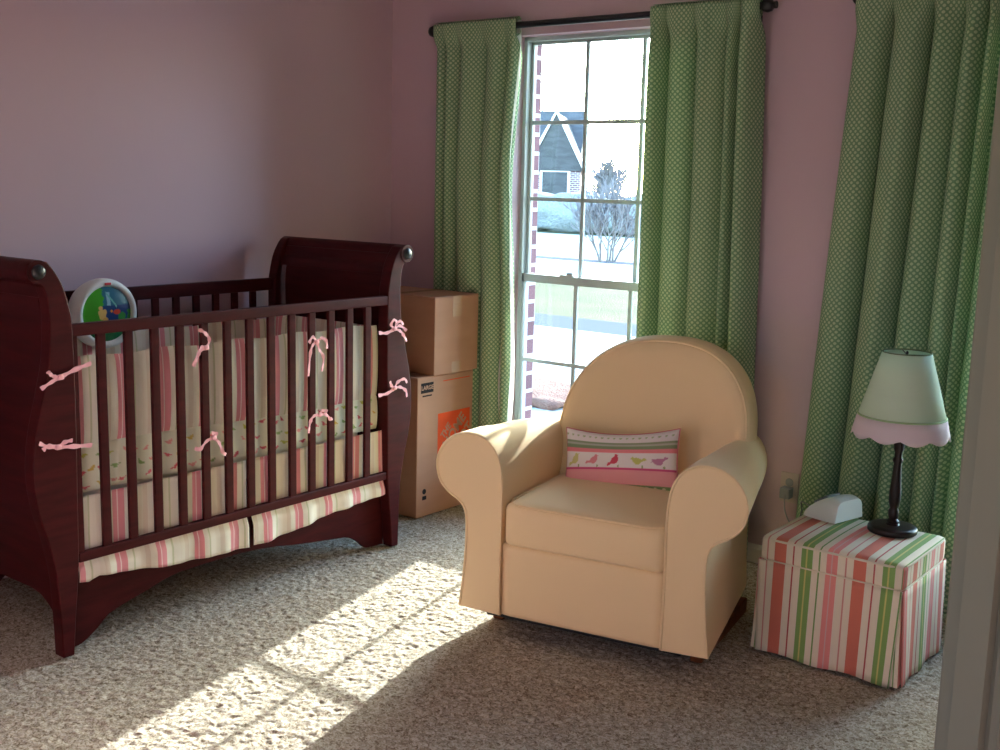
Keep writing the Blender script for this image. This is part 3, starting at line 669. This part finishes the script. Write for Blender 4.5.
V, F = rounded_box(.279, .31, .122, .012, 12, 0); mesh('front_rail', [(v[0]+.0, v[1]+.315, v[2]+.190) for v in V], F, M_chair, CH, True)
for s in (-1, 1): MB().tube([(s*.277, .003, z) for z in np.linspace(.07, .31, 6)], .0030, 8).build('seam', M_chair, CH, True)
# back of the body, under the backrest
MB().box(-.335, .335, .60, .665, .075, .50).build('rear_panel', M_chair, CH, bevel=.03, seg=4)
# glider base in wood
m = MB()
for s in (-1, 1): MB().box(s*.345-.02, s*.345+.02, .13, .64, -.002, .05).build('runner', M_oak, CH, bevel=.005)
for v in (.16, .56): MB().box(-.33, .33, v-.03, v+.03, .02, .062).build('cross_bar', M_oak, CH, bevel=.004)
MB().box(-.33, .33, .02, .62, .058, .08).build('base_frame', M_black, CH)

# pillow on the chair
def pillow():
    W_, H_ = .202, .106; nu, nv = 150, 84
    PI_ = thing('lumbar_pillow', 'small rectangular pillow with pink stripes and bird print resting on the armchair', 'pillow')
    V = []; uvp = []; F = []
    for side in (1, -1):
        for j in range(nv+1):
            for i in range(nu+1):
                a, b = i/nu*2-1, j/nv*2-1
                th = .048*((1-a**2)**.5*(1-b**2)**.5)**.8 if abs(a) < 1 and abs(b) < 1 else 0
                x = W_*a*(1-.05*(1-a*a)*0-.04*(1-b*b)); z = H_*b*(1-.22*(1-a*a) if b > 0 else 1-.06*(1-a*a))
                z += .012*a*b*0
                V.append((x, -side*th+.002*math.sin(a*9+b*5)*(1-abs(a))*(1-abs(b)), z)); uvp.append((a, b))
    k = (nu+1)*(nv+1)
    for side in (0, 1):
        for j in range(nv):
            for i in range(nu):
                q = [side*k+j*(nu+1)+i, side*k+j*(nu+1)+i+1, side*k+(j+1)*(nu+1)+i+1, side*k+(j+1)*(nu+1)+i]; F.append(q if side == 0 else q[::-1])
    P = np.array(uvp); a, b = P[:, 0], P[:, 1]
    bands = [(1.1, S(226, 216, 212)), (.62, S(140, 152, 120)), (.56, S(176, 176, 160)), (.48, S(132, 148, 112)), (.36, S(226, 132, 138)), (.22, S(230, 222, 216)), (-.30, S(206, 84, 126)), (-.38, S(228, 158, 158)), (-.84, S(120, 140, 88))]
    c = np.zeros((len(P), 3))
    for top, cc in bands: c[b < top] = lin(cc)
    # dotted top border and the row of birds
    dots = (b > .70) & (np.hypot(((a*9+.2) % 1)-.5, (b-.82)*6) < .22); c[dots] = lin(S(170, 180, 140))
    ax = a*.162; bz = b*.084
    for q, (cx, cc) in enumerate(((-.128, S(206, 200, 130)), (-.070, S(222, 140, 144)), (-.006, S(216, 84, 100)), (.062, S(196, 196, 110)), (.122, S(186, 128, 156)))):
        stamp(c, ax, bz, cx, -.006, .026, .25 if q % 2 else .55, q in (3, 4), cc)
        lf = (np.hypot((ax-cx-.012)*1.6, bz+.021) < .004); c[lf] = lin(S(150, 170, 110))
    g = (b < -.84) & (np.hypot(((a*7) % 1)-.5, (b+.93)*5) < .2); c[g] = lin(S(214, 206, 170))
    o = mesh('pillow_body', V, F, M_pillow, PI_, True); colour(o, c)
    rim = [V[i] for i in range(nu+1)]+[V[j*(nu+1)+nu] for j in range(1, nv+1)]+[V[nv*(nu+1)+i] for i in range(nu-1, -1, -1)]+[V[j*(nu+1)] for j in range(nv-1, 0, -1)]
    MB().tube(rim[::3], .003, 6, closed=True).build('piping', mat('pink_piping', S(214, 126, 134), .8), PI_, True)
    return PI_
PL = pillow()
def chair_pt(u, v, z): return OC+uC*u+vC*v+Vector((0, 0, z))
PL.location = chair_pt(-.030, .395, .538); PL.rotation_euler = (math.radians(-16), math.radians(-6), aC+math.radians(2))

# ------------------------------------------------------------------ ottoman
OX0, OX1, OY0, OY1 = -1.452, -1.0, 3.24, 3.64
OT = thing('storage_ottoman', 'cube ottoman covered in pink, green and cream striped cloth beside the armchair', 'ottoman', ((OX0+OX1)/2, (OY0+OY1)/2, 0))
oa, ob = (OX1-OX0)/2, (OY1-OY0)/2; REP = .283
def suv(p, n):   # stripes run up the faces and across the top
    if abs(n[1]) > .6 or abs(n[2]) > .6: return (p[0]+oa-.137, p[2])
    return (p[1]+2*oa+ob-.137+.02, p[2])
def lid():
    V, F = rounded_box(oa, ob, .040, .016, 18, .006); V = [(v[0], v[1], v[2]+.335) for v in V]
    o = mesh('lid', V, F, M_stripe, OT, True); l = o.data.uv_layers.new(name='UVMap')
    for p in o.data.polygons:
        for li in p.loop_indices: l.data[li].uv = suv(V[o.data.loops[li].vertex_index], p.normal)
    for zz in (.366, .298):
        pts = []
        for k in range(96):
            a = 2*PI*k/96; c, s = math.cos(a), math.sin(a); e = 2/12
            pts.append(((oa-.002)*math.copysign(abs(c)**e, c), (ob-.002)*math.copysign(abs(s)**e, s), zz))
        MB().tube(pts, .0038, 8, closed=True).build('piping', M_cream, o, True)
lid()
def skirt(p0, p1, nrm, u0, flip):
    """one flared skirt panel; its edges overlap the kick pleat at the corner"""
    p0, p1, nrm = np.array(p0), np.array(p1), np.array(nrm); nu, nz = 40, 12; V = []; UV = []; L = np.linalg.norm(p1-p0); e = (p1-p0)/L
    for j in range(nz+1):
        t = j/nz; z = .298*(1-t)+.004*t
        for i in range(nu+1):
            s = i/nu; fl = .014*t*(.6+.4*abs(2*s-1)**2)+.003*math.sin(s*17)*t
            P = p0+e*(s*L)+e*(2*s-1)*-.012*t*(abs(2*s-1)**3)+nrm*fl
            V.append((P[0], P[1], z+.004*math.sin(s*11)*t)); UV.append((u0+(s*L if not flip else -s*L), z))
    F = [(j*(nu+1)+i, j*(nu+1)+i+1, (j+1)*(nu+1)+i+1, (j+1)*(nu+1)+i) for j in range(nz) for i in range(nu)]
    o = mesh('skirt_panel', V, F, M_stripe, OT, True, uv=UV); s = o.modifiers.new('s', 'SOLIDIFY'); s.thickness = .003
skirt((-oa, -ob), (oa, -ob), (0, -1), -.137, False); skirt((oa, -ob), (oa, ob), (1, 0), 2*oa-.137+.02, False)
skirt((oa, ob), (-oa, ob), (0, 1), .1, False); skirt((-oa, ob), (-oa, -ob), (-1, 0), .2, False)
for sx in (-1, 1):
    for sy in (-1, 1):   # inner pleat cloth behind each corner
        V = [(sx*(oa-.045), sy*(ob-.006), .296), (sx*(oa-.006), sy*(ob-.006), .297), (sx*(oa-.006), sy*(ob-.045), .296),
             (sx*(oa-.050), sy*(ob+.006), .006), (sx*(oa+.008), sy*(ob+.008), .006), (sx*(oa+.006), sy*(ob-.050), .006)]
        o = mesh('kick_pleat', V, [(0, 1, 4, 3), (1, 2, 5, 4)], M_stripe, OT, False, uv=[(.02, .3), (.075, .3), (.13, .3), (0, 0), (.075, 0), (.15, 0)])
        s = o.modifiers.new('s', 'SOLIDIFY'); s.thickness = .002
MB().box(-oa+.02, oa-.02, -ob+.02, ob-.02, 0, .30).build('ottoman_body', M_cream, OT)

# ------------------------------------------------------------------ lamp
LP = thing('table_lamp', 'small table lamp with a dark turned base and pale green scalloped shade', 'lamp', (-1.145, 3.545, .3805))
MB().lathe([(0, 0), (.072, 0), (.076, .004), (.076, .016), (.072, .021), (.055, .023), (.022, .025), (.019, .030), (0, .030)], n=40).build('base', M_lampw, LP, True)
MB().lathe([(.0, .028), (.017, .028), (.019, .036), (.013, .044), (.016, .052), (.0165, .07), (.012, .078), (.015, .086), (.018, .10), (.0185, .13), (.015, .17), (.0125, .215), (.012, .225), (.016, .232), (.016, .238), (.011, .245), (.012, .262), (.016, .27), (.017, .30), (.015, .335), (.010, .345), (.010, .36), (0, .36)], n=28).build('pole', M_lampw, LP, True)
MB().lathe([(0, .36), (.014, .36), (.015, .41), (0, .41)], n=18).build('socket', mat('brass', S(150, 120, 70), .35, .5, .8), LP, True)
MB().lathe([(.012, .41), (.02, .43), (.030, .46), (.027, .485), (.0, .50)], n=20).build('bulb', mat('bulb_glass', S(235, 235, 228), .2), LP, True)
M_shade = mat('mint_shade', S(222, 238, 216), .9, .1); translucent(M_shade, .28)
M_pinkband = mat('pale_pink_band', S(240, 224, 228), .9, .1); translucent(M_pinkband, .25)
def cone(prof, th=.0015, n=96, scallop=0):
    V = []; 
    for i, (r_, z_) in enumerate(prof):
        for k in range(n):
            a = 2*PI*k/n; z = z_+(-abs(math.sin(a*5))*scallop if (scallop and i == len(prof)-1) else (-abs(math.sin(a*5))*scallop*.5 if scallop and i == len(prof)-2 else 0)); V.append((r_*math.cos(a), r_*math.sin(a), z))
    return V, [(i*n+k, i*n+(k+1) % n, (i+1)*n+(k+1) % n, (i+1)*n+k) for i in range(len(prof)-1) for k in range(n)]
V, F = cone([(.072, .578), (.090, .516), (.109, .450), (.130, .376)]); sh = mesh('lamp_shade', V, F, M_shade, LP, True); sh.modifiers.new('s', 'SOLIDIFY').thickness = .002
V, F = cone([(.131, .380), (.138, .352), (.145, .332), (.147, .324)], scallop=.015); b_ = mesh('scalloped_band', V, F, M_pinkband, sh, True); b_.modifiers.new('s', 'SOLIDIFY').thickness = .002
M_trimg = mat('green_ribbon_trim', S(170, 196, 150), .8)
MB().tube([(.132*math.cos(2*PI*k/64), .132*math.sin(2*PI*k/64), .378) for k in range(64)], .0035, 6, closed=True).build('ribbon_trim', M_trimg, sh, True)
MB().tube([(.0725*math.cos(2*PI*k/64), .0725*math.sin(2*PI*k/64), .578) for k in range(64)], .0025, 6, closed=True).build('top_ring', mat('olive_rim', S(120, 132, 100), .8), sh, True)
m = MB()
for k in range(3): a = 2*PI*k/3; m.tube([(0, 0, .570), (.07*math.cos(a), .07*math.sin(a), .576)], .0015, 6)
m.tube([(0, 0, .49), (0, 0, .574)], .002, 6); m.lathe([(0, .572), (.004, .573), (.004, .580), (0, .583)], n=10).build('harp', M_black, sh)

# white wedge-shaped monitor on the ottoman
MO = thing('baby_monitor', 'white plastic wedge-shaped gadget lying on the ottoman beside the lamp', 'baby monitor', (-1.352, 3.572, .3855), math.radians(-14))
V = []; n1, n2 = 22, 16; V = []; F = []
for i in range(n1+1):          # i runs along the long side (local y), profile rises fast then rounds over
    t_ = i/n1; x = (t_-.5)*.125
    hgt = .014+.056*math.sin(min(1, t_*1.25)*PI/2)**.8*(1-.12*max(0, t_-.8)*5)
    for j in range(n2+1):
        s_ = j/n2*2-1; w_ = .082*(1-.10*abs(2*t_-1)**4); e_ = (1-abs(s_)**6)**.5
        V.append((x, s_*w_, .004+hgt*max(.0, e_)))
k0 = len(V)
for i in range(n1+1):
    t_ = i/n1; x = (t_-.5)*.125
    for j in range(n2+1): s_ = j/n2*2-1; V.append((x, s_*.082*(1-.10*abs(2*t_-1)**4), 0))
w = n2+1
for b0, fl in ((0, 0), (k0, 1)):
    for i in range(n1):
        for j in range(n2):
            q = [b0+i*w+j, b0+(i+1)*w+j, b0+(i+1)*w+j+1, b0+i*w+j+1]; F.append(q if not fl else q[::-1])
for i in range(n1): F.append((i*w, k0+i*w, k0+(i+1)*w, (i+1)*w)); F.append((i*w+n2, (i+1)*w+n2, k0+(i+1)*w+n2, k0+i*w+n2))
for j in range(n2): F.append((j, j+1, k0+j+1, k0+j)); F.append((n1*w+j, k0+n1*w+j, k0+n1*w+j+1, n1*w+j+1))
mm = MB(); mm.add(V, F); mm.build('monitor_body', M_plastic, MO, True)
m = MB()
for k in range(5): m.box(-.045+.012*k, -.040+.012*k, -.045, .02, .040+.0083*k-.0035*(k > 3), .0465+.0083*k-.0035*(k > 3))
m.build('speaker_slots', M_grey, MO)
cord = MB().tube(spline([(-1.440, 3.60, .392), (-1.50, 3.66, .385), (-1.53, 3.74, .33), (-1.60, 3.86, .22), (-1.68, 3.95, .25), (-1.700, 3.985, .315)], 8), .0025, 6).build('power_cord', M_grey, None, True)
tag(cord, 'thin grey cord running from the white gadget to the wall outlet', 'cord')

# outlet with a plug
OU = thing('electrical_outlet', 'wall outlet with a plug between the armchair and the ottoman', 'outlet', (-1.702, WY, .325))
MB().box(-.036, .036, -.006, 0, -.058, .058).build('cover_plate', mat('beige_plastic', S(196, 180, 176), .4), OU, bevel=.002)
for z in (-.02, .02): MB().lathe([(0, -.0085), (.015, -.0085), (.016, -.006), (.016, -.005)], (0, 0, z), 18, 'y').build('socket', M_grey, OU)
MB().box(-.020, .020, -.05, -.0085, -.036, .006).build('plug', M_grey, OU, bevel=.004)

# ------------------------------------------------------------------ outdoors
GZ = -.18
M_lawn = mat('winter_lawn', S(64, 66, 46), .95, .05, noisecol=((.8, .8, .8), S(78, 74, 54), .35, .65), bump=(30, .6, .04))
M_conc = mat('concrete', S(160, 160, 156), .95, .0, noisecol=((3, 3, 3), S(158, 158, 152), .4, .6))
M_asph = mat('dark_asphalt', S(86, 86, 90), .95, .0)
M_bark = mat('grey_bark', S(110, 102, 98), .9, .1)
M_twig = mat('twig_bark', S(120, 114, 114), .9, .1)
M_roof = mat('slate_shingle', S(84, 82, 82), .9, .1, noisecol=((2, 2, 6), S(74, 72, 72), .4, .6))
M_mulch = mat('pine_mulch', S(112, 84, 74), .95, .05, bump=(60, .8, .03))
struct(MB().box(-90, 60, 4.3, 120, GZ-.3, GZ-.02).build('ground', M_lawn))
c60 = Vector((-math.sin(.60), math.cos(.60), 0))
def strip(d0, d1, mt, name, z=.0, h=.03, w=60):   # band across the view, parallel to the street (rotated a little)
    e = Vector((1, 0, 0)); nn = Vector((0, 1, 0))
    P = [nn*d0-e*w, nn*d0+e*w, nn*d1+e*w, nn*d1-e*w]
    m = MB().prism([(p.x, p.y) for p in P], GZ+z-h, GZ+z, 'z'); return struct(m.build(name, mt))
strip(4.32, 10.55, M_conc, 'ground_driveway', .01)
strip(10.55, 11.6, M_asph, 'ground_gutter', .0)
strip(15.6, 20.1, M_conc, 'ground_verge', .012)
strip(20.1, 20.7, M_asph, 'ground_curb', .02)
strip(20.7, 30.5, M_conc, 'ground_street', .012)
# mulch bed beside the drive
V, F = rounded_box(.85, .40, .03, .028, 14, .02); o = mesh('mulch_bed', [(v[0], v[1], v[2]+.02+.03*noise.noise(Vector(v)*9)) for v in V], F, M_mulch, None, True); o.location = (-5.45, 7.0, GZ+.02)
tag(o, 'low reddish mulch bed outside the window on the bright driveway', 'mulch bed', kind='stuff')

def bare_tree(name, loc, stems, height, spread, depth, label, r0, seed, mt=M_bark, fan=4):
    R_ = random.Random(seed); t = thing(name, label, 'tree', loc); trunk = MB(); tw = MB()
    def grow(p, d, L, r, lv):
        n = 4; pts = [p]; q = p.copy(); dd = d.copy()
        for _ in range(n): dd = (dd+Vector((R_.uniform(-.14, .14), R_.uniform(-.14, .14), R_.uniform(-.03, .10)))).normalized(); q = q+dd*(L/n); pts.append(q)
        (trunk if lv < 2 else tw).tube(pts, [max(loc[1]*.0004, r*(1-.45*i/n)) for i in range(n+1)], 6 if lv < 2 else 3, caps=False)
        if lv >= depth: return
        for k in range(fan if lv else fan):
            b = pts[-1] if k < 2 else pts[R_.choice((2, 3))]
            nd = (dd*.8+Vector((R_.uniform(-1, 1), R_.uniform(-1, 1), R_.uniform(-.1, .7)))*spread).normalized(); grow(b, nd, L*R_.uniform(.55, .78), r*.52, lv+1)
    for k in range(stems):
        a = 2*PI*k/stems+R_.uniform(-.3, .3); tilt = .32 if stems > 1 else 0
        grow(Vector((math.cos(a)*.12*(stems > 1), math.sin(a)*.12*(stems > 1), -.1)), Vector((math.cos(a)*tilt, math.sin(a)*tilt, 1)).normalized(), height*.42, r0, 0)
    trunk.build('trunk', mt, t, True); tw.build('branches', M_twig, t)
    return t
def outd(px, D):   # a spot outdoors: bearing of an image column, distance along the ground
    az = YAW-math.atan((px-500)/F_); return (-math.sin(az)*D, math.cos(az)*D, GZ)
bare_tree('crape_myrtle', outd(604, 24.2), 6, 1.65, .62, 4, 'bare multi-stemmed small tree on the bright verge outside the window', .032, 4, fan=4)
bare_tree('bare_tree', outd(607, 46), 1, 2.7, .85, 4, 'bare round-headed tree beyond the street, seen through the middle panes', .12, 9, fan=6)
bare_tree('bare_tree', outd(655, 48), 1, 3.4, .6, 4, 'tall bare tree at the right edge of the glass, half hidden by the curtain', .14, 12, fan=5)

def house(loc, rz, W, D, H, R, label, seed):
    t = thing('house', label, 'house', loc, rz)
    MB().box(-W/2, W/2, -D/2, D/2, -.3, H).build('brick_walls', M_brick, t)
    m = MB(); m.prism([(-D/2-.4, H-.1), (D/2+.4, H-.1), (0, H+R)], -W/2-.3, W/2+.3, 'x'); m.build('roof', M_roof, t)
    gx = W/2-.6; m = MB(); m.prism([(gx-1.3, H-.15), (gx+1.3, H-.15), (gx, H+R*.86)], -D/2-1.6, 0, 'y'); g = m.build('gable', M_roof, t)
    MB().prism([(gx-1.4, H-.1), (gx-1.25, H-.16), (gx, H+R*.86-.04), (gx+1.25, H-.16), (gx+1.4, H-.1), (gx, H+R*.86+.12)], -D/2-1.7, -D/2-1.55, 'y').build('barge_board', M_white, g)
    MB().box(gx-1.1, gx+1.1, -D/2-1.5, -D/2, -.3, H-.1).build('gable_wall', M_brick, t)
    for x in (-W*.38, gx, W*.22, W*.38):
        y = -D/2-1.5 if x == gx else -D/2
        f = MB().box(x-.65, x+.65, y-.06, y+.02, .8, 2.2).build('window_frame', M_white, t); MB().box(x-.55, x+.55, y-.08, y-.05, .9, 2.1).build('pane', M_roof, f)
house(outd(482, 56), .50, 9, 7, 2.3, 2.7, 'brick house with a slate gable roof across the street, behind the left panes', 1)
hd = outd(480, 60)
V, F = rounded_box(8, .8, .66, .5, 50, 0)
o = mesh('hedge', [(v[0]*1.0, v[1]*(1+.3*noise.noise(Vector((v[0]*1.3, v[2]*2, 3)))), v[2]*(1+.35*noise.noise(Vector((v[0]*.7, 1, 0)))+.15*noise.noise(Vector((v[0]*3, v[1]*2, v[2]*2))))) for v in V], F, mat('hedge_leaves', S(128, 130, 128), .95, .05, bump=(9, .8, .1)), None, True)
o.location = (-18.5, 33.0, GZ+.6); tag(o, 'long low grey-green hedge along the far side of the street', 'hedge')

# ------------------------------------------------------------------ light
el, hx, hy = math.radians(18.3), .225, -1.0
h = math.hypot(hx, hy); trav = Vector((hx/h*math.cos(el), hy/h*math.cos(el), -math.sin(el)))
sun = bpy.data.objects.new('sun', bpy.data.lights.new('sun', 'SUN')); COL.link(sun); sun.rotation_euler = trav.to_track_quat('-Z', 'Y').to_euler()
sun.data.energy = 14; sun.data.angle = math.radians(.53); sun.data.color = (1, .985, .95)
wd = bpy.data.worlds.new('sky'); sc.world = wd; wd.use_nodes = True; nt = wd.node_tree; bg = nt.nodes['Background']
sky = nt.nodes.new('ShaderNodeTexSky'); sky.sky_type = 'NISHITA'; sky.sun_disc = False; sky.sun_elevation = math.radians(20); sky.sun_rotation = math.atan2(-trav.x, -trav.y)
sky.dust_density = 1.2; sky.air_density = 1.0
tn = nt.nodes.new('ShaderNodeMix'); tn.data_type = 'RGBA'; tn.blend_type = 'MULTIPLY'; tn.inputs[0].default_value = 1; tn.inputs[7].default_value = (.84, .98, 1.06, 1)
nt.links.new(sky.outputs[0], tn.inputs[6]); nt.links.new(tn.outputs[2], bg.inputs[0]); bg.inputs[1].default_value = 2.0
def portal(x0, x1, z0, z1, y, ry):
    l = bpy.data.lights.new('window_portal', 'AREA'); l.shape = 'RECTANGLE'; l.size = x1-x0; l.size_y = z1-z0; l.cycles.is_portal = True
    o = bpy.data.objects.new('window_portal', l); COL.link(o); o.location = ((x0+x1)/2, y, (z0+z1)/2); o.rotation_euler = (ry, 0, 0)
portal(W1[0], W1[1], WZ[0], WZ[1], WY+.125, -PI/2); portal(W2[0], W2[1], WZ[0], WZ[1], WY+.125, -PI/2); portal(HALL_FILL[0], HALL_FILL[1], HALL_FILL[2], HALL_FILL[3], -2.31, PI/2)
sc.cycles.max_bounces = 10; sc.cycles.diffuse_bounces = 7; sc.cycles.transparent_max_bounces = 16; sc.cycles.sample_clamp_indirect = 8; sc.cycles.caustics_reflective = False; sc.cycles.caustics_refractive = False
vs = sc.view_settings; vs.view_transform = 'Standard'; vs.look = 'None'; vs.gamma = 1; vs.exposure = .68; vs.use_curve_mapping = False
